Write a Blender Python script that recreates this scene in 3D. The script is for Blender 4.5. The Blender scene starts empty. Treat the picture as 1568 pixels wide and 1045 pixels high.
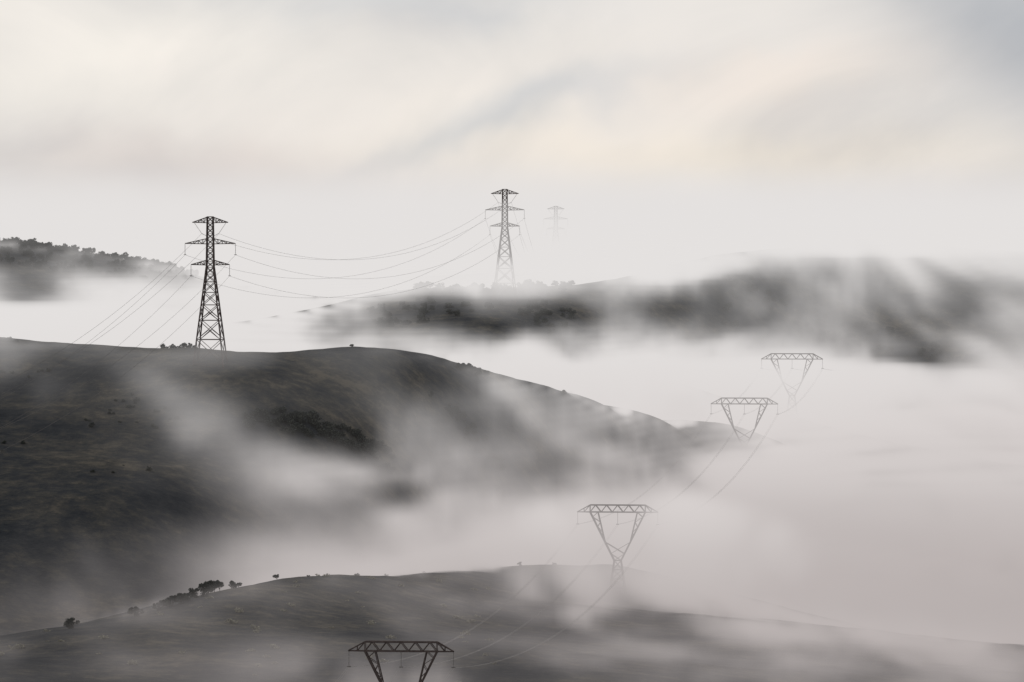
import bpy, math, random
import numpy as np
from mathutils import Vector, Matrix
from mathutils.geometry import delaunay_2d_cdt

rng = np.random.default_rng(7)
random.seed(7)
CAM_Z = 200.0
F = 8711.0          # image pixels per radian (telephoto focal length in pixels)
def W(a, b, d):
    """image point: pixel column, pixel row, assumed distance (m) -> world xyz"""
    return ((a-784.0)/F*d, d, CAM_Z-(b-330.0)/F*d)

scene = bpy.context.scene
col = scene.collection
def link(o, parent=None):
    col.objects.link(o)
    if parent: o.parent = parent
    return o

# ------------------------------------------------------------------ noise
def vnoise(x, y, seed=0):
    xi = np.floor(x).astype(np.int64); yi = np.floor(y).astype(np.int64)
    xf = x-xi; yf = y-yi
    u = xf*xf*(3-2*xf); v = yf*yf*(3-2*yf)
    def h(a, b):
        n = (a*374761393 + b*668265263 + seed*974711) & 0x7fffffff
        n = ((n ^ (n >> 13))*1274126177) & 0x7fffffff
        n = n ^ (n >> 16)
        return (n & 0xffff)/65535.0
    return (h(xi,yi)*(1-u)+h(xi+1,yi)*u)*(1-v)+(h(xi,yi+1)*(1-u)+h(xi+1,yi+1)*u)*v
def fbm(x, y, oct=4, seed=0):
    s = 0; a = 1; t = 0
    for i in range(oct):
        s = s+a*(vnoise(x, y, seed+i)-0.5); t += a; a *= 0.5; x = x*2.03+11; y = y*2.03+5
    return s/t*2

# ------------------------------------------------------------------ terrain
C = []
def cp(a, b, d): C.append(W(a, b, d))
def cz(a, z, d):
    p = W(a, 0, d); C.append((p[0], p[1], z))
for a in (-900, 0, 600, 1200, 2400):
    cz(a, 66, 700); cz(a, 84, 1000)
cz(614, 86, 1141); cz(400,90,1110); cz(900,88,1120); cz(1400,86,1120)
# sheep pasture hill
for a,b,d in ((-400,1000,1200),(0,1050,1170),(300,1050,1185),(600,1052,1195),(850,1048,1200),(1200,1050,1240),(1500,1050,1270),(1900,1060,1280)): cp(a,b,d)
crest1 = ((-300,1015,1240),(0,985,1255),(100,960,1275),(200,941,1300),(300,908,1335),(400,885,1375),(475,877,1402),(550,869,1430),(625,864,1460),(700,860,1490),(775,857,1515),(850,855,1540),
              (946,862,1545),(1020,888,1530),(1100,930,1510),(1200,955,1480),(1330,960,1440),(1450,974,1425),(1568,990,1420),(1900,1010,1420))
for a,b,d in crest1: cp(a,b,d)
cp(946,916,1497); cp(800,945,1380); cp(500,955,1300); cp(700,905,1430)
for a,z,d in ((-300,97,1330),(0,99,1335),(200,99,1375),(400,103,1440),(475,102,1455),(550,101,1475),(625,100,1505),(700,99,1532),(775,99,1560),(850,98,1595),(1000,95,1610),(1200,88,1590),(1500,82,1560),(1900,76,1560)): cz(a,z,d)
# tower hill
crest2 = ((-500,495,1600),(-200,505,1600),(0,512,1610),(60,516,1608),(130,524,1605),(200,529,1600),(280,531,1595),(345,541,1592),(400,537,1597),(450,534,1600),(540,531,1610),(640,529,1625),(690,532,1634),(720,538,1640),
              (760,550,1655),(800,560,1670),(870,573,1705),(940,592,1745),(1010,614,1790),(1100,638,1860),(1213,648,1976),(1290,656,2000),(1450,690,2000),(1600,720,2000),(1900,740,2000))
for a,b,d in crest2: cp(a,b,d)
for a,b,d in crest2[:19]:
    p = W(a,b,d+35); C.append((p[0], p[1], W(a,b,d)[2]-7))
cp(322,545,1563)
for a,b,d in ((0,640,1530),(200,650,1525),(430,648,1530),(600,650,1560),(0,780,1440),(250,770,1450),(450,790,1490),
              (1140,738,1808),(0,575,1565),(150,580,1562),(500,590,1570),(650,590,1595)): cp(a,b,d)
cz(600,118,1525); cz(740,117,1580); cz(740,138,1612); cz(860,127,1650); cz(960,123,1690); cz(1050,118,1750); cz(1213,123,1950); cz(1400,100,1850); cz(1650,95,1850)
for a,z,d in ((-400,140,1760),(0,140,1760),(200,138,1760),(400,134,1770),(600,132,1790),(800,128,1850),(1000,118,1930),(1200,108,2060),(1500,100,2070)): cz(a,z,d)
# wooded hill of the second tower
for a,b,d in ((400,500,2040),(480,480,2050),(560,458,2060),(640,441,2075),(690,438,2080),(740,446,2075),(773,457,2033),(800,446,2080),(850,438,2090),(900,434,2090),(950,425,2100),
              (1050,395,2140),(1150,375,2190),(1300,365,2230),(1450,380,2250),(1650,390,2250),(1900,400,2250)): cp(a,b,d)
for a,b,d in ((500,530,1950),(700,525,1960),(900,535,1990),(1100,560,2070),(1300,580,2110),(1420,590,2120),(1600,590,2120)): cp(a,b,d)
for a in (500,700,900): cz(a,155,2200)
for a in (500,800,1100,1500,1900): cz(a,150,2480)
# left distant ridge
for a,b,d in ((-500,330,2300),(-200,352,2330),(0,370,2350),(100,383,2345),(180,396,2340),(260,407,2330),(330,432,2300),(0,485,2160),(200,500,2140),(350,500,2140)): cp(a,b,d)
for a in (-400,0,300): cz(a,150,2750)
cz(851,167,3296); cz(300,160,3300); cz(1400,160,3300)
RX0, RY0, RS = -1300.0, 600.0, 4.0
RNX, RNY = 651, 801
for x in (RX0-50, 0, -RX0+50):
    C.append((x, RY0-30, 60.0)); C.append((x, RY0+RS*RNY+60, 150.0))
for y in (1000, 1500, 2000, 2600, 3200):
    for s in (-1, 1): C.append((s*(1360), float(y), 95.0 if y < 1300 else 135.0))
C = np.array(C)
cv, ce, cf, ov, oe, of = delaunay_2d_cdt([Vector((p[0], p[1])) for p in C], [], [], 0, 1e-5)
tris = [(f[0], f[1], f[2]) for f in cf if len(f) == 3]
vmap = [o[0] if len(o) else 0 for o in ov]
vx = np.array([v.x for v in cv]); vy = np.array([v.y for v in cv])
rxs = RX0+RS*np.arange(RNX); rys = RY0+RS*np.arange(RNY)
Tidx = np.zeros((RNY, RNX, 3), int); Tw = np.zeros((RNY, RNX, 3)); Tw[..., 0] = 1
for t in tris:
    xa, xb, xc = vx[list(t)]; ya, yb, yc = vy[list(t)]
    i0 = max(int((min(xa,xb,xc)-RX0)/RS), 0); i1 = min(int((max(xa,xb,xc)-RX0)/RS)+2, RNX)
    j0 = max(int((min(ya,yb,yc)-RY0)/RS), 0); j1 = min(int((max(ya,yb,yc)-RY0)/RS)+2, RNY)
    if i1 <= i0 or j1 <= j0: continue
    gx_, gy_ = np.meshgrid(rxs[i0:i1], rys[j0:j1])
    den = (yb-yc)*(xa-xc)+(xc-xb)*(ya-yc)
    if abs(den) < 1e-6: continue
    l1 = ((yb-yc)*(gx_-xc)+(xc-xb)*(gy_-yc))/den; l2 = ((yc-ya)*(gx_-xc)+(xa-xc)*(gy_-yc))/den; l3 = 1-l1-l2
    mk = (l1 > -1e-4) & (l2 > -1e-4) & (l3 > -1e-4)
    Tidx[j0:j1, i0:i1][mk] = [vmap[k] for k in t]
    Tw[j0:j1, i0:i1][mk] = np.stack([l1, l2, l3], -1)[mk]
def blur(Z, sg):
    r = int(sg*3); k = np.exp(-0.5*(np.arange(-r, r+1)/sg)**2); k /= k.sum()
    P = np.pad(Z, r, mode='edge')
    A = sum(k[i]*P[i:i+Z.shape[0], :] for i in range(2*r+1))
    return sum(k[i]*A[:, i:i+Z.shape[1]] for i in range(2*r+1))
def bil(R, x, y):
    fx = np.clip((x-RX0)/RS, 0, RNX-1.001); fy = np.clip((y-RY0)/RS, 0, RNY-1.001)
    i = fx.astype(int); j = fy.astype(int); u = fx-i; v = fy-j
    return (R[j,i]*(1-u)+R[j,i+1]*u)*(1-v)+(R[j+1,i]*(1-u)+R[j+1,i+1]*u)*v
zt = C[:, 2].copy(); zc = zt.copy()
for it in range(4):
    R = blur((zc[Tidx]*Tw).sum(-1), 3.6)
    if it < 3: zc = zc+np.clip(0.5*(zt-bil(R, C[:,0], C[:,1])), -2.5, 2.5)
def height(x, y):
    x = np.asarray(x, float); y = np.asarray(y, float)
    z = bil(R, x, y)
    far = np.clip((np.hypot(x, y-1800)-2400)/2500, 0, 1)
    z = z*(1-far)+130*far
    near = np.clip((650-y)/600, 0, 1); near = near*near*(3-2*near)
    z = z+near*np.exp(-(x/900)**2)*128
    z = z+fbm(x/45, y/45, 4, 3)*1.1 + fbm(x/9, y/9, 3, 9)*0.45
    z = z+far*fbm(x/900, y/900, 3, 5)*40
    return z

gx = np.concatenate([-430-np.geomspace(4, 14000, 34)[::-1], np.arange(-430, 431, 1.8), 430+np.geomspace(4, 14000, 34)])
gy = np.concatenate([np.linspace(-2500, 940, 50), np.arange(950, 2460, 2.3), 2460+np.geomspace(4, 26000, 70)])
X, Y = np.meshgrid(gx, gy)
Z = height(X, Y)
nx, ny = len(gx), len(gy)
co = np.stack([X, Y, Z], -1).reshape(-1, 3)
idx = np.arange(nx*ny).reshape(ny, nx)
faces = np.stack([idx[:-1,:-1], idx[:-1,1:], idx[1:,1:], idx[1:,:-1]], -1).reshape(-1, 4)
me = bpy.data.meshes.new("ground")
me.vertices.add(len(co)); me.vertices.foreach_set("co", co.ravel())
me.loops.add(faces.size); me.loops.foreach_set("vertex_index", faces.ravel())
me.polygons.add(len(faces)); me.polygons.foreach_set("loop_start", np.arange(0, faces.size, 4)); me.polygons.foreach_set("loop_total", np.full(len(faces), 4))
me.polygons.foreach_set("use_smooth", np.ones(len(faces), bool))
me.update(); me.validate()
ground = link(bpy.data.objects.new("ground_hills", me))
def hz(x, y): return float(height(np.array([x]), np.array([y]))[0])

# ------------------------------------------------------------------ materials
def newmat(name):
    m = bpy.data.materials.new(name); m.use_nodes = True
    nt = m.node_tree; nt.nodes.clear()
    return m, nt, nt.nodes.new("ShaderNodeOutputMaterial")
def N(nt, t, **k):
    nd = nt.nodes.new(t)
    for a, b in k.items(): setattr(nd, a, b)
    return nd
def mth(nt, op, a, b=None, c=None, clamp=False):
    nd = nt.nodes.new("ShaderNodeMath"); nd.operation = op; nd.use_clamp = clamp
    for i, v in enumerate((a, b, c)):
        if v is None: continue
        if isinstance(v, (int, float)): nd.inputs[i].default_value = v
        else: nt.links.new(v, nd.inputs[i])
    return nd.outputs[0]
def smooth(nt, v, a, b, o0=0.0, o1=1.0, typ='SMOOTHSTEP'):
    nd = nt.nodes.new("ShaderNodeMapRange"); nd.interpolation_type = typ
    nt.links.new(v, nd.inputs[0])
    for i, q in enumerate((a, b, o0, o1)): nd.inputs[i+1].default_value = q
    return nd.outputs[0]
def vmul(nt, v, s):
    nd = nt.nodes.new("ShaderNodeVectorMath"); nd.operation = 'MULTIPLY'
    nt.links.new(v, nd.inputs[0]); nd.inputs[1].default_value = s
    return nd.outputs[0]
def ramp(nt, v, stops):
    nd = nt.nodes.new("ShaderNodeValToRGB"); nt.links.new(v, nd.inputs[0])
    e = nd.color_ramp.elements
    e[0].position, e[0].color = stops[0][0], (*stops[0][1], 1)
    e[1].position, e[1].color = stops[-1][0], (*stops[-1][1], 1)
    for p, c in stops[1:-1]:
        q = e.new(p); q.color = (*c, 1)
    return nd.outputs[0]
def noise(nt, vec, scale, detail=4, rough=0.5, dist=0.0):
    nd = nt.nodes.new("ShaderNodeTexNoise"); nt.links.new(vec, nd.inputs["Vector"])
    nd.inputs["Scale"].default_value = scale; nd.inputs["Detail"].default_value = detail
    nd.inputs["Roughness"].default_value = rough; nd.inputs["Distortion"].default_value = dist
    return nd.outputs[0]

m_ground, nt, out = newmat("moorland_grass")
geo = N(nt, "ShaderNodeNewGeometry")
n1 = noise(nt, geo.outputs["Position"], 0.03, 4, 0.6, 0.0)
n2 = noise(nt, geo.outputs["Position"], 0.22, 5, 0.75)
mx = mth(nt, 'ADD', mth(nt, 'MULTIPLY', n1, 0.5), mth(nt, 'MULTIPLY', n2, 0.5))
c = ramp(nt, mx, [(0.38, (0.009,0.012,0.017)), (0.47, (0.018,0.021,0.025)), (0.55, (0.036,0.036,0.034)), (0.64, (0.076,0.069,0.056))])
b = N(nt, "ShaderNodeBsdfPrincipled"); nt.links.new(c, b.inputs["Base Color"]); b.inputs["Roughness"].default_value = 1; b.inputs["Specular IOR Level"].default_value = 0.1
bp = N(nt, "ShaderNodeBump"); bp.inputs["Strength"].default_value = 0.8; bp.inputs["Distance"].default_value = 1.0; nt.links.new(n2, bp.inputs["Height"]); nt.links.new(bp.outputs[0], b.inputs["Normal"])
nt.links.new(b.outputs[0], out.inputs[0]); me.materials.append(m_ground)

def simple(name, c0, c1, scale, rough=0.9, metal=0.0):
    m, nt, out = newmat(name)
    g = N(nt, "ShaderNodeNewGeometry")
    v = noise(nt, g.outputs["Position"], scale, 3, 0.6)
    b = N(nt, "ShaderNodeBsdfPrincipled"); nt.links.new(ramp(nt, v, [(0.35, c0), (0.65, c1)]), b.inputs["Base Color"])
    b.inputs["Roughness"].default_value = rough; b.inputs["Metallic"].default_value = metal; b.inputs["Specular IOR Level"].default_value = 0.2
    nt.links.new(b.outputs[0], out.inputs[0]); return m
m_leaf = simple("dark_foliage", (0.018,0.024,0.025), (0.045,0.050,0.042), 0.6)
m_shrub = simple("pale_shrub", (0.10,0.10,0.075), (0.28,0.27,0.22), 1.5)
m_bark = simple("bark", (0.03,0.025,0.02), (0.06,0.05,0.04), 2.0)
m_steel = simple("weathered_steel", (0.055,0.042,0.040), (0.095,0.075,0.070), 0.8, 0.7, 0.2)
m_ins = simple("insulator_glass", (0.10,0.095,0.09), (0.17,0.16,0.155), 3.0, 0.4)
m_wire = simple("aluminium_conductor", (0.20,0.19,0.185), (0.30,0.29,0.28), 0.1, 0.6)

# ------------------------------------------------------------------ mesh builder
class MB:
    def __init__(s): s.v = []; s.f = []; s.m = []
    def beam(s, p, q, w, mi=0, w2=None):
        p = Vector(p); q = Vector(q); d = q-p
        if d.length < 1e-4: return
        d.normalize()
        up = Vector((0,0,1)) if abs(d.z) < 0.9 else Vector((0,1,0))
        a = d.cross(up).normalized(); b = d.cross(a)
        w2 = w if w2 is None else w2
        k = len(s.v)
        for (o, r) in ((p, w/2), (q, w2/2)):
            for sa, sb in ((-1,-1),(1,-1),(1,1),(-1,1)): s.v.append(tuple(o+a*sa*r+b*sb*r))
        for i in range(4):
            j = (i+1) % 4; s.f.append((k+i, k+j, k+4+j, k+4+i)); s.m.append(mi)
        s.f.append((k+3,k+2,k+1,k)); s.f.append((k+4,k+5,k+6,k+7)); s.m += [mi, mi]
    def disc_string(s, p, q, mi=1, r=0.17, nd=9):
        p = Vector(p); q = Vector(q)
        s.beam(p, q, 0.07, mi)
        for i in range(nd):
            c = p.lerp(q, (i+0.8)/(nd+0.6)); ax = (q-p).normalized()
            up = Vector((0,0,1)) if abs(ax.z) < 0.9 else Vector((0,1,0))
            a = ax.cross(up).normalized(); b = ax.cross(a); k = len(s.v)
            s.v.append(tuple(c-ax*0.08)); s.v.append(tuple(c+ax*0.03))
            for j in range(8):
                t = j*math.pi/4; s.v.append(tuple(c+a*r*math.cos(t)+b*r*math.sin(t)))
            for j in range(8):
                e = k+2+j; g = k+2+(j+1) % 8
                s.f += [(k, e, g), (k+1, g, e)]; s.m += [mi, mi]
    def mesh(s, name, mats):
        me = bpy.data.meshes.new(name); me.from_pydata(s.v, [], s.f)
        for m in mats: me.materials.append(m)
        me.polygons.foreach_set("material_index", s.m); me.update(); return me

def lattice_box(mb, levels, leg, br):
    for (z0,x0,y0),(z1,x1,y1) in zip(levels[:-1], levels[1:]):
        c0 = [(-x0,-y0,z0),(x0,-y0,z0),(x0,y0,z0),(-x0,y0,z0)]
        c1 = [(-x1,-y1,z1),(x1,-y1,z1),(x1,y1,z1),(-x1,y1,z1)]
        for i in range(4):
            j = (i+1) % 4
            mb.beam(c0[i], c1[i], leg)
            mb.beam(c0[i], c1[j], br); mb.beam(c0[j], c1[i], br)
            mb.beam(c1[i], c1[j], br)

def lattice_tower(x, y, base_z, top_z, rot, name="lattice_pylon"):
    mb = MB(); H = top_z-base_z
    hz1 = H*0.655
    lv = [(-1.5, 4.25, 4.25), (0, 4.1, 4.1)]
    fr = [0, .25, .45, .61, .74, .85, .93, 1.0]
    for f in fr[1:]:
        w = 4.1+(1.0-4.1)*f
        lv.append((hz1*f, w, w))
    lattice_box(mb, lv, 0.34, 0.17)
    up = []
    nlev = 9
    for i in range(nlev+1):
        f = i/nlev; up.append((hz1+(H-hz1)*f, 1.0-0.22*f, 1.0-0.22*f))
    lattice_box(mb, up, 0.28, 0.14)
    for i in (1, 2):
        z, w, _ = lv[i+1]
        for sx in (-1, 1):
            mb.beam((sx*w, -w, z), (0, -w, z+ (lv[i+2][0]-z)*0.5), 0.12)
            mb.beam((sx*w, w, z), (0, w, z+ (lv[i+2][0]-z)*0.5), 0.12)
    tips = []
    def arm(zb, half, rise, ins):
        r = 0.9
        for s in (-1, 1):
            tip = (s*half, 0, zb+0.12)
            for yy in (-r, r):
                mb.beam((s*r, yy, zb), tip, 0.22); mb.beam((s*r, yy, zb+rise), tip, 0.20)
            k = 5
            for yy in (-1, 1):
                for i in range(k):
                    t0 = i/k; t1 = (i+1)/k
                    lo = lambda t: (s*(r+(half-r)*t), yy*r*(1-t), zb+0.12*t)
                    hi = lambda t: (s*(r+(half-r)*t), yy*r*(1-t), zb+rise+(0.12-rise)*t)
                    if i < k-1:
                        mb.beam(lo(t1), hi(t1), 0.11); mb.beam(lo(t0), hi(t1), 0.11) if i % 2 else mb.beam(hi(t0), lo(t1), 0.11)
            for i in range(1, k):
                t = i/k; mb.beam((s*(r+(half-r)*t), -r*(1-t), zb+0.12*t), (s*(r+(half-r)*t), r*(1-t), zb+0.12*t), 0.1)
            if ins:
                mb.disc_string((s*half, 0, zb), (s*half, 0, zb-2.9)); mb.beam((s*half-0.35,0,zb-2.95),(s*half+0.35,0,zb-2.95),0.14,1)
                tips.append((s*half, 0, zb-3.0))
    arm(H-1.7, 4.95, 1.5, False)
    for s in (-1, 1):
        mb.disc_string((s*4.4,0,H-1.7), (s*2.4,0,H-4.6), 1, 0.13); mb.disc_string((s*0.8,0,H-5.4), (s*2.4,0,H-4.6), 1, 0.13, 5)
    tips.append((-2.4,0,H-4.7)); tips.append((2.4,0,H-4.7))
    arm(H-7.5, 7.0, 1.45, True); arm(H-13.3, 5.35, 1.35, True)
    mb.beam((-0.75,0,H-0.05),(0.75,0,H-0.05),0.25)
    me = mb.mesh(name, [m_steel, m_ins]); ob = link(bpy.data.objects.new(name, me))
    ob.location = (x, y, base_z); ob.rotation_euler = (0, 0, rot)
    mw = Matrix.Translation((x, y, base_z)) @ Matrix.Rotation(rot, 4, 'Z')
    return [mw @ Vector(t) for t in tips]

def portal_tower(x, y, top_z, rot, name="delta_pylon"):
    base = hz(x, y)
    mb = MB(); H = top_z-base
    bd = 1.85; hw = 10.7; tw = 7.3; r = 0.8
    zb = H-bd
    for yy in (-r, r):
        mb.beam((-tw, yy, H), (tw, yy, H), 0.30)
        mb.beam((-tw, yy, zb), (tw, yy, zb), 0.28)
        for s in (-1, 1):
            mb.beam((s*tw, yy, H), (s*hw, 0, zb), 0.24); mb.beam((s*tw, yy, zb), (s*hw, 0, zb), 0.24)
            mb.beam((s*tw, yy, H), (s*tw, yy, zb), 0.14)
            mb.beam((s*(tw+1.6), yy*0.5, zb), (s*(tw+1.6), yy*0.5, H-bd*0.5), 0.12)
            mb.beam((s*(tw+1.6), yy*0.5, zb), (s*tw, yy, H), 0.13)
        k = 10; xs = [-tw+2*tw*i/k for i in range(k+1)]
        for i in range(k):
            if i % 2 == 0: mb.beam((xs[i], yy, zb), (xs[i+1], yy, H), 0.17)
            else: mb.beam((xs[i], yy, H), (xs[i+1], yy, zb), 0.17)
    for i in range(11):
        xx = -tw+2*tw*i/10; mb.beam((xx, -r, zb), (xx, r, zb), 0.12); mb.beam((xx, -r, H), (xx, r, H), 0.12)
    zw = H-14.6; ww = 0.9
    for s in (-1, 1):
        for yy in (-1, 1):
            def O(t): return Vector((s*(tw+(ww-tw)*t), yy*(r+(ww-r)*t), zb+(zw-zb)*t))
            def J(t): return Vector((s*5.2, yy*r, zb)).lerp(O(0.62), t/0.62)
            mb.beam(O(0), O(1), 0.30)
            mb.beam((s*5.2, yy*r, zb), O(0.62), 0.20)
            for i in range(6):
                t0 = i/6*0.62; t1 = (i+1)/6*0.62
                if i % 2: mb.beam(O(t0), J(t1), 0.12)
                else: mb.beam(J(t0), O(t1), 0.12)
        for i in range(8):
            t = i/8; a = Vector((s*(tw+(ww-tw)*t), -(r+(ww-r)*t), zb+(zw-zb)*t)); b2 = a.copy(); b2.y = -b2.y; mb.beam(a, b2, 0.11)
    for yy in (-1, 1):
        def O2(s, t): return Vector((s*(tw+(ww-tw)*t), yy*(r+(ww-r)*t), zb+(zw-zb)*t))
        mb.beam(O2(-1,.62), O2(1,.86), 0.15); mb.beam(O2(1,.62), O2(-1,.86), 0.15)
        mb.beam(O2(-1,.86), O2(1,1), 0.13); mb.beam(O2(1,.86), O2(-1,1), 0.13)
        mb.beam(O2(-1,1), O2(1,1), 0.2)
    nb = 4
    lv = []
    for i in range(nb+1):
        f = i/nb; w = 0.9+(max(H-14.6,6)*0.155)*(1-f); lv.append((-1.0+(zw+1.0)*f, w, w))
    lattice_box(mb, lv, 0.28, 0.13)
    tips = []
    for xx in (-hw+0.1, 0, hw-0.1):
        mb.disc_string((xx, 0, zb), (xx, 0, zb-3.1)); mb.beam((xx-0.4, 0, zb-3.2), (xx+0.4, 0, zb-3.2), 0.2, 1)
        tips.append((xx-0.2, 0, zb-3.25)); tips.append((xx+0.2, 0, zb-3.25))
    me = mb.mesh(name, [m_steel, m_ins]); ob = link(bpy.data.objects.new(name, me))
    ob.location = (x, y, base); ob.rotation_euler = (0, 0, rot)
    mw = Matrix.Translation((x, y, base)) @ Matrix.Rotation(rot, 4, 'Z')
    return [mw @ Vector(t) for t in tips]

L1 = W(322,332,1563); L2 = W(773,290,2033); L3 = W(851,316,3296); L0 = W(-230,640,1180)
t0 = lattice_tower(L0[0], L0[1], min(hz(L0[0],L0[1]), L0[2]-36), L0[2], -0.22)
t1 = lattice_tower(L1[0], L1[1], hz(L1[0],L1[1])-0.3, L1[2], -0.10)
t2 = lattice_tower(L2[0], L2[1], hz(L2[0],L2[1])-0.3, L2[2], -0.10)
t3 = lattice_tower(L3[0], L3[1], hz(L3[0],L3[1])-0.3, L3[2], -0.02)
pA = W(614,984,1141); pB = W(946,774,1497); pC = W(1140,610,1808); pD = W(1213,542,1976)
q = [portal_tower(p[0], p[1], p[2], -0.12) for p in (pA, pB, pC, pD)]
pZ = (-70, 800, 100.0); pE = (150, 2330, 165.0)
q0 = portal_tower(pZ[0], pZ[1], pZ[2], -0.12); q5 = portal_tower(pE[0], pE[1], pE[2], -0.15)

def wires(name, spans, rad, mat):
    cu = bpy.data.curves.new(name, 'CURVE'); cu.dimensions = '3D'; cu.bevel_depth = rad; cu.bevel_resolution = 1
    for a, b, sag in spans:
        sp = cu.splines.new('POLY'); K = 40; sp.points.add(K)
        for i in range(K+1):
            t = i/K; p = a.lerp(b, t); sp.points[i].co = (p.x, p.y, p.z-4*sag*t*(1-t), 1)
    cu.materials.append(mat); return link(bpy.data.objects.new(name, cu))
m_wire2 = simple("weathered_conductor", (0.06,0.055,0.055), (0.09,0.085,0.08), 0.1, 0.8)
sp = []
for a, b, s in ((t0, t1, 9), (t1, t2, 13), (t2, t3, 25)):
    for i in range(len(a)): sp.append((a[i], b[i], s))
wires("overhead_power_lines", sp, 0.026, m_wire2)
sp = []
seq = [q0]+q+[q5]
for a, b, s in zip(seq[:-1], seq[1:], (8, 9, 7, 3, 8)):
    for i in range(len(a)): sp.append((a[i], b[i], s))
wires("overhead_power_lines", sp, 0.024, m_wire)

# ------------------------------------------------------------------ trees
def tree_mesh(seed, h, w, leaves, ls, lmat=None, name="tree"):
    r = np.random.default_rng(seed); mb = MB()
    th = h*0.22
    lean = r.normal(0, 0.06, 2)*h
    mb.beam((0,0,-0.8), (lean[0]*.4, lean[1]*.4, th), h*0.055, 1, h*0.035)
    lob = []
    nl = r.integers(10, 15)
    for i in range(nl):
        a = r.uniform(0, 2*math.pi); rr = w*0.5*math.sqrt(r.uniform(0.02, 0.75)); zz = h*r.uniform(0.22, 0.84)
        k = 1-0.5*max(0, zz/h-0.55)/0.45
        c = np.array([rr*math.cos(a)*k+lean[0], rr*math.sin(a)*k+lean[1], zz])
        lob.append((c, w*r.uniform(0.13, 0.24)))
        mb.beam((lean[0]*.4, lean[1]*.4, th*r.uniform(0.7, 1.0)), tuple(c), h*0.022, 1, h*0.006)
    for c, rad in lob:
        k = leaves//nl
        p = r.normal(size=(k, 3)); p /= np.linalg.norm(p, axis=1)[:, None]; p *= (rad*r.uniform(0.35, 1.12, k)**0.6)[:, None]; p[:, 2] *= 0.75
        p += c
        for q_ in p:
            u = r.normal(size=3); u /= np.linalg.norm(u); v = np.cross(u, r.normal(size=3)); v /= np.linalg.norm(v)
            s = ls*r.uniform(0.6, 1.4); b0 = len(mb.v)
            mb.v += [tuple(q_-u*s), tuple(q_+v*s*0.6), tuple(q_+u*s), tuple(q_-v*s*0.6)]
            mb.f.append((b0, b0+1, b0+2, b0+3)); mb.m.append(0)
    return mb.mesh(name, [lmat or m_leaf, m_bark])
big = [tree_mesh(i, 6.5, 6.5+i*0.4, 1800, 0.28) for i in range(4)]
mid = [tree_mesh(20+i, 7.0, 7.5, 420, 0.55) for i in range(5)]
shr = [tree_mesh(40+i, 1.5, 2.6, 260, 0.17, m_shrub, "shrub") for i in range(3)]

def put(mesh, a, d, s, name="tree", sz=None, parent=None, dz=0):
    x = (a-784)/F*d; ob = bpy.data.objects.new(name, mesh); ob.location = (x, d, hz(x, d)-0.2+dz)
    ob.rotation_euler = (0, 0, random.uniform(0, 6.28)); ob.scale = (s, s, (sz or s)); link(ob, parent); return ob
for a, d, s in ((105,1273,0.36),(113,1275,0.42),(205,1298,0.42),(212,1300,0.34),(240,1310,0.34),(248,1312,0.42),(256,1315,0.4),(264,1318,0.46),(275,1321,0.45),(283,1324,0.35),(297,1330,0.46),(310,1336,0.55),(319,1340,0.6),(328,1344,0.52),(336,1346,0.45),
                (357,1358,0.34),(365,1362,0.24),(424,1380,0.26),(472,1398,0.16),(548,1430,0.24),(592,1446,0.16),(650,1470,0.14),(795,1520,0.2),(848,1538,0.2),
                (538,1610,0.2),(704,1636,0.35),(713,1638,0.45),(722,1641,0.48),(731,1643,0.45),(740,1646,0.4),(795,1664,0.3),(812,1672,0.3),(848,1692,0.28),(862,1700,0.34)):
    put(big[random.randrange(4)], a, d, s)

def wood(name, pts, meshes):
    e = link(bpy.data.objects.new(name, None)); e.location = (0,0,0)
    pts = np.array(pts); zz = height(pts[:,0], pts[:,1])
    for (x, y, s), z in zip(pts, zz):
        ob = bpy.data.objects.new(name+"_clump", meshes[random.randrange(len(meshes))]); ob.location = (x, y, z-0.4)
        ob.rotation_euler = (0,0,random.uniform(0,6.28)); ob.scale = (s, s, s*random.uniform(0.75,1.1)); link(ob, e)
    return e
pts = []
for i in range(1000):
    a = random.uniform(560, 1640); d = random.uniform(1985, 2150)
    x = (a-784)/F*d
    if 880 < a < 1100 or (a > 980 and d < 2095): continue
    if (vnoise(np.array([x/22]), np.array([d/22]), 4)[0] > 0.28) and math.hypot(x-L2[0], d-L2[1]) > 7:
        pts.append((x, d, random.uniform(0.25, 0.5)))
wood("hilltop_woodland", pts, mid)
pts = []
for i in range(420):
    a = random.uniform(-120, 300); d = random.uniform(2280, 2370); pts.append(((a-784)/F*d, d, random.uniform(0.25, 0.5)))
wood("distant_woodland", pts, mid)
pts = []
c1x = [c_[0] for c_ in crest1]; c1y = [c_[2] for c_ in crest1]; c2x = [c_[0] for c_ in crest2]; c2y = [c_[2] for c_ in crest2]
for i in range(900):
    a = random.uniform(-100, 800); d = random.uniform(1470, 1640)
    x = (a-784)/F*d
    nv = vnoise(np.array([x/34]), np.array([d/18]), 8)[0]
    if nv > 0.66 and np.interp(a,c1x,c1y)+50 < d < np.interp(a,c2x,c2y)-18: pts.append((x, d, random.uniform(0.10, 0.26)))
for k in range(75):
    a = 378+k*3.0; pts.append(((a-784)/F*1528, 1528+random.uniform(-5,5)+(a-378)*0.09, random.uniform(0.2,0.5)))
for k in range(24):
    a = 690+k*3.4; pts.append(((a-784)/F*1605, 1605+random.uniform(-4,4), random.uniform(0.2,0.45)))
for a in list(range(250, 300, 6))+list(range(0, 30, 6)):
    pts.append(((a-784)/F*1596, 1596, random.uniform(0.15, 0.3)))
wood("hillside_scrub", pts, mid)
pts = []
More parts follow.
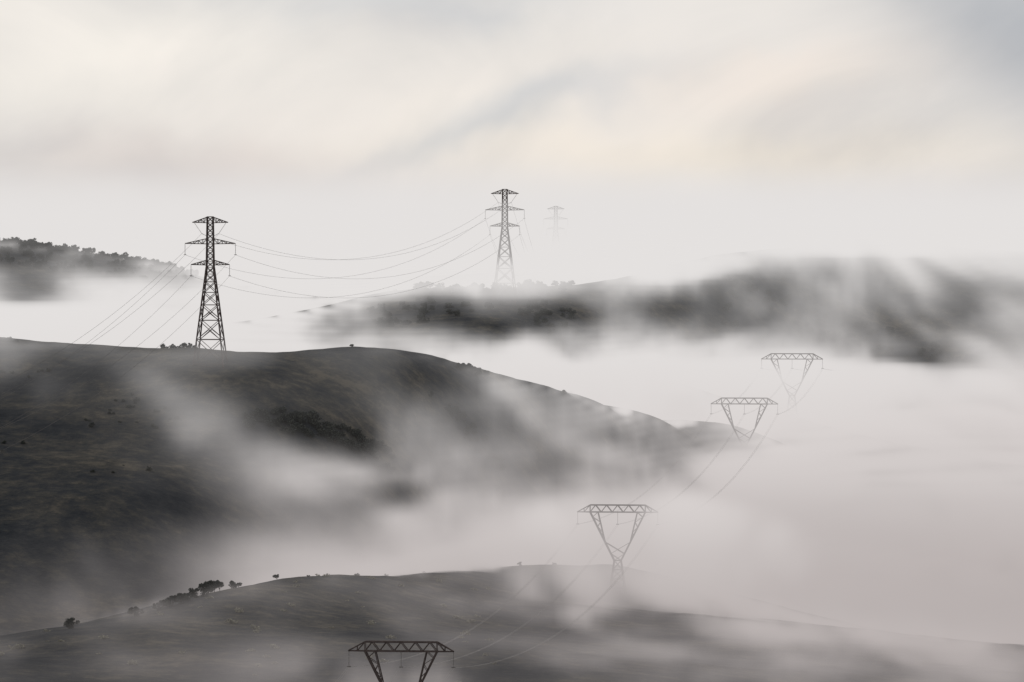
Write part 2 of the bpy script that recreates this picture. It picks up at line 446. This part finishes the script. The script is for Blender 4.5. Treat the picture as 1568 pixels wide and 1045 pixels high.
for i in range(100):
    a = random.uniform(-20, 760); d = random.uniform(1195, 1440)
    crest = 1255+a*0.32
    if d < crest-6: pts.append(((a-784)/F*d, d, random.uniform(0.5, 1.0)))
wood("pasture_shrubs", pts, shr)

# ------------------------------------------------------------------ fog (voxel field, filled procedurally)
GX0, GX1, GY0, GY1, GZ0, GZ1 = -300.0, 300.0, 1130.0, 2400.0, 74.0, 204.0
NX, NY, NZ = 241, 255, 66
xs = np.linspace(GX0, GX1, NX, dtype=np.float32); ys = np.linspace(GY0, GY1, NY, dtype=np.float32); zs = np.linspace(GZ0, GZ1, NZ, dtype=np.float32)
def lat(P, seed):
    T = np.random.default_rng(seed).random((64, 64, 64), dtype=np.float32)
    I = []; U = []
    for p in P:
        f = np.floor(p); i = f.astype(np.int32); u = (p-f).astype(np.float32); I.append((i & 63, (i+1) & 63)); U.append(u*u*(3-2*u))
    r = 0
    for a in (0,1):
        wa = U[0] if a else 1-U[0]
        for b_ in (0,1):
            wb = U[1] if b_ else 1-U[1]
            for c_ in (0,1):
                wc = U[2] if c_ else 1-U[2]
                r = r + wa*wb*wc*T[I[0][a], I[1][b_], I[2][c_]]
    return r
GXm, GYm, GZm = np.meshgrid(xs, ys, zs, indexing='ij')
w1 = lat((GXm/40+3, GYm/80+7, GZm/28+1), 1)-0.5
w2 = lat((GXm/40+23, GYm/80+17, GZm/28+11), 2)-0.5
Xw = GXm+w1*40; Zw = (GZm+0.30*GXm)+w2*26; Yw = GYm+w1*20
nz = np.zeros_like(GXm)
for o_, (am, cx, cy, cz_) in enumerate(((0.7, 46, 90, 32), (1.0, 22, 60, 17), (0.75, 11, 45, 9.5), (0.42, 6, 30, 5.5))):
    nz += am*(lat((Xw/cx+o_*9, Yw/cy+o_*5, Zw/cz_+o_*3), 10+o_)-0.5)
nz /= nz.std()
DEN = np.zeros_like(GXm)
def sst(x): x = np.clip(x, 0, 1); return x*x*(3-2*x)

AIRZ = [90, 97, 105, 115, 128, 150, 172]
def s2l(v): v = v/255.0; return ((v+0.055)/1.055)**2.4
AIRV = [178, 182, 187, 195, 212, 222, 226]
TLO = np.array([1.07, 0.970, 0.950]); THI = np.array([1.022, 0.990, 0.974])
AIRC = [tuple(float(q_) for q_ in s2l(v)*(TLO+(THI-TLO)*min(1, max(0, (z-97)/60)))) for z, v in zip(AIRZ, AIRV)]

# how misty each hillside is seen to be (image pixel column, row, brightness)
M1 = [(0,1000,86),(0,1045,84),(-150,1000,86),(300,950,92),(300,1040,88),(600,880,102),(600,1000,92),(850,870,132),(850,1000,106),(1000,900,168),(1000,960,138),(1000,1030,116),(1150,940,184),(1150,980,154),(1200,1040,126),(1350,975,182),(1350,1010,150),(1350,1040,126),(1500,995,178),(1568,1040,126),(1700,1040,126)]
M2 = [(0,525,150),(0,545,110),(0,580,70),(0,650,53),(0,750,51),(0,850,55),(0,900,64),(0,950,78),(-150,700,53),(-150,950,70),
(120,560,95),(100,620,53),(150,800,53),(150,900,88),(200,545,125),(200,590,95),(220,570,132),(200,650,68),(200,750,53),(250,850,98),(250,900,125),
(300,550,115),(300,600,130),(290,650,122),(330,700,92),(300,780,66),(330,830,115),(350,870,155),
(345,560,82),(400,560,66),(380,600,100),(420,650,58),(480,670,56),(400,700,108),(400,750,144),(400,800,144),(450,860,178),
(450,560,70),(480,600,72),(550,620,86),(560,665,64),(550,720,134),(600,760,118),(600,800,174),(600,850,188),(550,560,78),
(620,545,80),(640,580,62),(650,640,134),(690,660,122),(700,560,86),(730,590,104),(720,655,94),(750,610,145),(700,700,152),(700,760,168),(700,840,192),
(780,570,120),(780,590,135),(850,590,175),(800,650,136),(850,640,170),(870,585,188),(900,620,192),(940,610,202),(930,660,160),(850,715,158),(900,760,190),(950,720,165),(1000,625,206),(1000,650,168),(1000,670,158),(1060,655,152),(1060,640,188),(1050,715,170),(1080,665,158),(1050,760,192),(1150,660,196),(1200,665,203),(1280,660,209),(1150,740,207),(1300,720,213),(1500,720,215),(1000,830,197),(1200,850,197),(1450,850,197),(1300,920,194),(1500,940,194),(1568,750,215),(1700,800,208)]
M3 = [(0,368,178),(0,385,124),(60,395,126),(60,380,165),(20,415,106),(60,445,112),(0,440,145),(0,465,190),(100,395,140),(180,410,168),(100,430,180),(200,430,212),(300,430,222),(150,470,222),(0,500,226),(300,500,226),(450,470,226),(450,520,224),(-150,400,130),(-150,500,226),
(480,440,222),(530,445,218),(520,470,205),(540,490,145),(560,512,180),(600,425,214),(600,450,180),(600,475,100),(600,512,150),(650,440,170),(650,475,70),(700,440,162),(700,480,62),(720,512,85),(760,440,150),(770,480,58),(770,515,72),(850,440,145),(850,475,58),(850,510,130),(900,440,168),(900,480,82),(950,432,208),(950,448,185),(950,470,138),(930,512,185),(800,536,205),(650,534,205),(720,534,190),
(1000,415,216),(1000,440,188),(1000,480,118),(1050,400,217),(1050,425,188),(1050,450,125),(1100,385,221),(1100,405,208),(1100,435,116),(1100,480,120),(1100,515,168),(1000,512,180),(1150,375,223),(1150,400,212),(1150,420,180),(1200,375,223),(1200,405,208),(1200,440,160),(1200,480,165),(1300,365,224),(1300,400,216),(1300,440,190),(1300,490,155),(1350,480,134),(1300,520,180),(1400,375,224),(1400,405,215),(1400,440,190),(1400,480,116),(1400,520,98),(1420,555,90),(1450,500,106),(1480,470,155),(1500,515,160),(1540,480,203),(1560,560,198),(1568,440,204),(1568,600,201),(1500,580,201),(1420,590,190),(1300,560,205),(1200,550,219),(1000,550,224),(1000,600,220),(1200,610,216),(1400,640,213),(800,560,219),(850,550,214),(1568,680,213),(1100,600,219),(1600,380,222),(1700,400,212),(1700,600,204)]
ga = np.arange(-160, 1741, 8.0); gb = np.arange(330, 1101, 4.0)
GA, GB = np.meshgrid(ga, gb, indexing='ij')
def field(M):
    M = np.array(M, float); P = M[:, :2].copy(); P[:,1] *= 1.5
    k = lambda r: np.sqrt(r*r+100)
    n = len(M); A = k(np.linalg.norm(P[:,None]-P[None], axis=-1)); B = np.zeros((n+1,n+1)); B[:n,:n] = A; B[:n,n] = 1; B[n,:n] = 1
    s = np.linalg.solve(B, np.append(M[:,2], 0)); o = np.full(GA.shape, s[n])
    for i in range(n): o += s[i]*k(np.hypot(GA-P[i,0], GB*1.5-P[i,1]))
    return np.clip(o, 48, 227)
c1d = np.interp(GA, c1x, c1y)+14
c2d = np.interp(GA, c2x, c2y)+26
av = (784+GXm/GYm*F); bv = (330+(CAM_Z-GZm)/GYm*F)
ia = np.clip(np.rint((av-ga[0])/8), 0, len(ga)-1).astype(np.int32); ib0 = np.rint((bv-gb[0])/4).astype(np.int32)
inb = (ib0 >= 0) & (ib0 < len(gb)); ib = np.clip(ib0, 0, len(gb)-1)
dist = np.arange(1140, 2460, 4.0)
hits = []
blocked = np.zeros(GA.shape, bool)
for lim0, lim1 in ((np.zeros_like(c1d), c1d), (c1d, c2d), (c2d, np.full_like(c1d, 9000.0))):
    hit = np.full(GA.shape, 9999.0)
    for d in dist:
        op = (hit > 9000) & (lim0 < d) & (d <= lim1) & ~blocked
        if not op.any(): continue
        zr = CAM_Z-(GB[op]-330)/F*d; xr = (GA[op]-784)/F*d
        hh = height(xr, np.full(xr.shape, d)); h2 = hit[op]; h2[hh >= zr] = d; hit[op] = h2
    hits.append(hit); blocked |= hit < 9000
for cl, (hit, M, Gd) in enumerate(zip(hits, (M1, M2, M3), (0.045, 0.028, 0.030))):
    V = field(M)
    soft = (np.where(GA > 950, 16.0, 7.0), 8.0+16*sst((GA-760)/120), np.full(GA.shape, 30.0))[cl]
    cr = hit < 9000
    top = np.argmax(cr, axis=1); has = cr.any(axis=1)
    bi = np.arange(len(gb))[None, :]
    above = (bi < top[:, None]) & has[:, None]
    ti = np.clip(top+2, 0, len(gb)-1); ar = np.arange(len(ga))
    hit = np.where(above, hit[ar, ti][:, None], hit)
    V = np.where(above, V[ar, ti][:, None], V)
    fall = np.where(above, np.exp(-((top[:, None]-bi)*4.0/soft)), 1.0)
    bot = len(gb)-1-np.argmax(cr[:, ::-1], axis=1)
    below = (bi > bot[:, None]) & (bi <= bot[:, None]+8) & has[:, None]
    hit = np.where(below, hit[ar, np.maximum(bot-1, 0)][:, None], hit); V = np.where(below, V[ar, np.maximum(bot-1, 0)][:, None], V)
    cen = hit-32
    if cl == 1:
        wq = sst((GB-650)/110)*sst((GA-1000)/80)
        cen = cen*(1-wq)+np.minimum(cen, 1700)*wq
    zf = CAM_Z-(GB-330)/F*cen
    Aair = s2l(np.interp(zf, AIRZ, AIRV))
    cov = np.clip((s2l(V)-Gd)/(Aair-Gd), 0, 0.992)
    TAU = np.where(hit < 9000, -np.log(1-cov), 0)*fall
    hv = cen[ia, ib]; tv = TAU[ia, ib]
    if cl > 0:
        lim = (c1d if cl == 1 else c2d)[ia, ib]-10
        hv = np.where(below[ia, ib], np.maximum(hv, lim+30), hv)
    prof = np.clip(1-np.abs((GYm-hv)/28.0), 0, 1)
    amp = 0.58/(1+0.35*tv)
    DEN += np.where(inb, tv/28.0*prof*np.exp(amp*nz-0.3*amp*amp), 0).astype(np.float32)

def bank(a, b, d, hw, hh, dep, tau, k=0.6, g=1.6):
    cx, cy, cz_ = W(a, b, d); sx = hw*d/F; sz = hh*d/F
    i0, i1 = np.searchsorted(xs, (cx-sx, cx+sx)); j0, j1 = np.searchsorted(ys, (cy-dep, cy+dep)); k0, k1 = np.searchsorted(zs, (cz_-sz, cz_+sz))
    if i1 <= i0 or j1 <= j0 or k1 <= k0: return
    dx = (xs[i0:i1]-cx)[:,None,None]/sx; dy = (ys[j0:j1]-cy)[None,:,None]/dep; dz = (zs[k0:k1]-cz_)[None,None,:]/sz
    f = np.clip(1-(dx*dx+dy*dy+dz*dz), 0, 1)
    DEN[i0:i1,j0:j1,k0:k1] += sst(f*1.3)*np.exp(k*nz[i0:i1,j0:j1,k0:k1])*(tau/dep)
bank(960, 850, 1430, 330, 110, 45, 1.2)     # round the delta pylon on the pasture
bank(1150, 735, 1772, 200, 60, 30, 2.0)
bank(1170, 640, 1770, 220, 120, 30, 0.4, k=0.2)
bank(1215, 655, 1945, 150, 42, 25, 1.6)
bank(1215, 600, 1940, 150, 100, 25, 0.35, k=0.2)
bank(1180, 590, 2020, 420, 46, 30, 3.0, k=0.3)
bank(1020, 578, 1950, 240, 30, 35, 2.5, k=0.3)
bank(790, 428, 2000, 150, 38, 30, 0.6)
bank(780, 370, 1990, 150, 140, 25, 0.3, k=0.2)
bank(590, 436, 1960, 180, 24, 40, 1.0, k=0.7)
bank(40, 505, 1880, 450, 44, 70, 5.0, k=0.3)
bank(960, 400, 2080, 220, 40, 40, 2.4, k=0.7)
bank(1350, 362, 2110, 480, 36, 50, 3.0, k=0.5)
bank(330, 548, 1530, 120, 30, 22, 0.2)
np.maximum(DEN, 3e-5, out=DEN)

vm = bpy.data.meshes.new("mist")
vm.vertices.add(DEN.size); vm.vertices.foreach_set("co", np.zeros(DEN.size*3, np.float32))
at = vm.attributes.new("dens", 'FLOAT', 'POINT'); at.data.foreach_set("value", DEN.ravel().astype(np.float32))
mist = link(bpy.data.objects.new("mist", vm))

def airlight_glow(nt):  # emission colour by height, painted in for daylight scattered in the fog
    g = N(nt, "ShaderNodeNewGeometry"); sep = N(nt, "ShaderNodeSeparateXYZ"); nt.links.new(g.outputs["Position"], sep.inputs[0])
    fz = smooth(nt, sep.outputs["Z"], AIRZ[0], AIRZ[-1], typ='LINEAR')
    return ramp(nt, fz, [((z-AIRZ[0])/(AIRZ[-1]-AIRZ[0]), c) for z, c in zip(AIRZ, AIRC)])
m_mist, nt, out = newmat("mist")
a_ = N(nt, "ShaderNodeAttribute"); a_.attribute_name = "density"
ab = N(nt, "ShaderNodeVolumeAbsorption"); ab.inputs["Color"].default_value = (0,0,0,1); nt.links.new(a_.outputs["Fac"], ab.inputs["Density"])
em = N(nt, "ShaderNodeEmission"); nt.links.new(airlight_glow(nt), em.inputs["Color"]); nt.links.new(a_.outputs["Fac"], em.inputs["Strength"])  # mist glows by itself; emission stands in for multiple scattering
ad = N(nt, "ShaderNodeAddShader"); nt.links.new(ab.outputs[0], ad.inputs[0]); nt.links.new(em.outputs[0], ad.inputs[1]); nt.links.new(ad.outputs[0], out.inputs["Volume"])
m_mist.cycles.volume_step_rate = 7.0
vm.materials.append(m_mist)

ng = bpy.data.node_groups.new("mist_field", 'GeometryNodeTree')
ng.interface.new_socket("Geometry", in_out='INPUT', socket_type='NodeSocketGeometry')
ng.interface.new_socket("Geometry", in_out='OUTPUT', socket_type='NodeSocketGeometry')
gi = ng.nodes.new("NodeGroupInput"); go = ng.nodes.new("NodeGroupOutput")
vc = ng.nodes.new("GeometryNodeVolumeCube")
vc.inputs["Min"].default_value = (GX0, GY0, GZ0); vc.inputs["Max"].default_value = (GX1, GY1, GZ1)
vc.inputs["Resolution X"].default_value = NX; vc.inputs["Resolution Y"].default_value = NY; vc.inputs["Resolution Z"].default_value = NZ
ps = ng.nodes.new("GeometryNodeInputPosition"); sx_ = ng.nodes.new("ShaderNodeSeparateXYZ"); ng.links.new(ps.outputs[0], sx_.inputs[0])
def gm(op, a, b, c=None):
    nd = ng.nodes.new("ShaderNodeMath"); nd.operation = op
    for i, v in enumerate((a, b, c)):
        if v is None: continue
        if isinstance(v, (int, float)): nd.inputs[i].default_value = v
        else: ng.links.new(v, nd.inputs[i])
    return nd.outputs[0]
def ix(o, g0, g1, n): return gm('MINIMUM', gm('MAXIMUM', gm('ROUND', gm('MULTIPLY', gm('SUBTRACT', o, g0), (n-1)/(g1-g0)), 0), 0), n-1)
I0 = ix(sx_.outputs[0], GX0, GX1, NX); J0 = ix(sx_.outputs[1], GY0, GY1, NY); K0 = ix(sx_.outputs[2], GZ0, GZ1, NZ)
index = gm('MULTIPLY_ADD', gm('MULTIPLY_ADD', I0, NY, J0), NZ, K0)
si = ng.nodes.new("GeometryNodeSampleIndex"); si.data_type = 'FLOAT'; si.domain = 'POINT'
ng.links.new(gi.outputs[0], si.inputs["Geometry"])
na = ng.nodes.new("GeometryNodeInputNamedAttribute"); na.data_type = 'FLOAT'; na.inputs["Name"].default_value = "dens"
ng.links.new(na.outputs[0], si.inputs["Value"]); ng.links.new(index, si.inputs["Index"])
ng.links.new(si.outputs[0], vc.inputs["Density"])
sm = ng.nodes.new("GeometryNodeSetMaterial"); sm.inputs["Material"].default_value = m_mist
ng.links.new(vc.outputs[0], sm.inputs["Geometry"]); ng.links.new(sm.outputs[0], go.inputs[0])
md = mist.modifiers.new("mist_field", 'NODES'); md.node_group = ng

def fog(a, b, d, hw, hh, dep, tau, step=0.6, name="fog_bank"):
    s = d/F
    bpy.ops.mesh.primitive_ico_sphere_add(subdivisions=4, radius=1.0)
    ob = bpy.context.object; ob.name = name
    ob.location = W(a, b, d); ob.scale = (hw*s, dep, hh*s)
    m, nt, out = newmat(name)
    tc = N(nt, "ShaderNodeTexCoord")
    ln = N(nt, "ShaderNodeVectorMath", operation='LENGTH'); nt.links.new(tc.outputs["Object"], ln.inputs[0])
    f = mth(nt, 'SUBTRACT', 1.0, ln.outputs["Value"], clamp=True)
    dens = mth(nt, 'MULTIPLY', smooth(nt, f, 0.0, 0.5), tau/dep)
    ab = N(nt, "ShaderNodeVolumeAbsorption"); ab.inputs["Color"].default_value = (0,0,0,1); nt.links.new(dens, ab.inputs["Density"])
    em = N(nt, "ShaderNodeEmission"); nt.links.new(airlight_glow(nt), em.inputs["Color"]); nt.links.new(dens, em.inputs["Strength"])  # self-glow replaces scattered light in the distant bank
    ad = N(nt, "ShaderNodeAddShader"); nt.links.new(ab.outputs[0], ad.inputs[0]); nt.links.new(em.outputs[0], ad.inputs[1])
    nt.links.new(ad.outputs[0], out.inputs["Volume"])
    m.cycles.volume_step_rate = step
    ob.data.materials.append(m)
    return ob
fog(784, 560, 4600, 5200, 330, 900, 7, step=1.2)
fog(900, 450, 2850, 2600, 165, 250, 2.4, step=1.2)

# ------------------------------------------------------------------ world, sun
SUN_EL, SUN_AZ = math.radians(28), math.radians(-50)
w = bpy.data.worlds.new("World"); scene.world = w; w.use_nodes = True
try:
    w.cycles.sampling_method = 'MANUAL'; w.cycles.sample_map_resolution = 512
except Exception: pass
nt = w.node_tree; nt.nodes.clear()
out = nt.nodes.new("ShaderNodeOutputWorld"); bg = nt.nodes.new("ShaderNodeBackground")
sky = nt.nodes.new("ShaderNodeTexSky"); sky.sky_type = 'NISHITA'; sky.sun_disc = False; sky.sun_elevation = SUN_EL; sky.sun_rotation = SUN_AZ
tc = nt.nodes.new("ShaderNodeTexCoord")
rt = nt.nodes.new("ShaderNodeVectorRotate"); rt.rotation_type = 'Y_AXIS'; rt.inputs["Angle"].default_value = 0.25; nt.links.new(tc.outputs["Generated"], rt.inputs["Vector"])
c1 = noise(nt, vmul(nt, rt.outputs[0], (1,1,1.8)), 17.0, 5, 0.5, 0.7)
cc = ramp(nt, c1, [(0.33, (0.64,0.622,0.62)), (0.5, (0.725,0.697,0.677)), (0.66, (0.80,0.760,0.730))])
sepd = nt.nodes.new("ShaderNodeSeparateXYZ"); nt.links.new(tc.outputs["Generated"], sepd.inputs[0])
wob = mth(nt, 'MULTIPLY', mth(nt, 'SUBTRACT', noise(nt, tc.outputs["Generated"], 40.0, 3, 0.5), 0.5), 0.026)
DX = mth(nt, 'ADD', sepd.outputs[0], wob); DZ = mth(nt, 'SUBTRACT', sepd.outputs[2], mth(nt, 'MULTIPLY', wob, 0.7))
cur = cc
for a, b, ra, rb, sl, tint in ((1600,70,280,140,-0.4,(0.58,0.63,0.71)), (860,150,200,40,0.3,(0.83,0.87,0.92)), (690,225,170,26,0.35,(0.86,0.89,0.93)),
        (300,265,330,50,-0.1,(0.88,0.86,0.87)), (640,10,300,30,0.0,(0.88,0.91,0.95)), (120,110,300,110,0.1,(1.10,1.10,1.08)),
        (1150,240,420,60,0.0,(1.07,1.03,0.96)), (640,200,200,70,0.3,(1.05,1.04,1.02)), (1330,330,260,40,0.1,(0.86,0.86,0.90)), (1180,110,260,50,0.1,(1.04,1.0,0.97)), (700,360,2500,60,0,(1.06,1.06,1.07))):
    x0 = (a-784)/F; z0 = (330-b)/F; rx = ra/F; rz = rb/F
    ux = mth(nt, 'SUBTRACT', DX, x0); uz = mth(nt, 'SUBTRACT', mth(nt, 'SUBTRACT', DZ, z0), mth(nt, 'MULTIPLY', ux, sl))
    e1 = mth(nt, 'POWER', mth(nt, 'MULTIPLY', ux, 1/rx), 2.0); e2 = mth(nt, 'POWER', mth(nt, 'MULTIPLY', uz, 1/rz), 2.0)
    g_ = mth(nt, 'EXPONENT', mth(nt, 'MULTIPLY', mth(nt, 'ADD', e1, e2), -1.0))
    g_ = mth(nt, 'MULTIPLY', g_, mth(nt, 'GREATER_THAN', sepd.outputs[1], 0.0))
    mxn = nt.nodes.new("ShaderNodeMix"); mxn.data_type = 'RGBA'; mxn.blend_type = 'MULTIPLY'; nt.links.new(g_, mxn.inputs[0]); nt.links.new(cur, mxn.inputs[6]); mxn.inputs[7].default_value = (*tint, 1)
    cur = mxn.outputs[2]
sc = vmul(nt, cur, (10.8,)*3)
mix = nt.nodes.new("ShaderNodeMix"); mix.data_type = 'RGBA'; mix.inputs[0].default_value = 0.92
nt.links.new(sky.outputs[0], mix.inputs[6]); nt.links.new(sc, mix.inputs[7])
nt.links.new(mix.outputs[2], bg.inputs[0]); bg.inputs[1].default_value = 0.1
nt.links.new(bg.outputs[0], out.inputs[0])
sd = bpy.data.lights.new("sun", 'SUN'); sd.energy = 0.7; sd.angle = math.radians(15); sd.color = (1, 0.93, 0.85)
so = link(bpy.data.objects.new("sun", sd))
dirv = Vector((math.sin(SUN_AZ)*math.cos(SUN_EL), math.cos(SUN_AZ)*math.cos(SUN_EL), math.sin(SUN_EL)))
so.rotation_euler = (-dirv).to_track_quat('-Z', 'Y').to_euler()

# ------------------------------------------------------------------ camera
cd = bpy.data.cameras.new("camera"); cam = link(bpy.data.objects.new("camera", cd)); scene.camera = cam
cd.sensor_width = 36; cd.lens = 200; cd.clip_start = 1; cd.clip_end = 60000
cam.location = (0, 0, CAM_Z); cam.rotation_euler = (math.radians(90)-math.atan((522.5-330)/F), 0, 0)
scene.view_settings.view_transform = 'Standard'; scene.view_settings.look = 'None'; scene.view_settings.exposure = 0
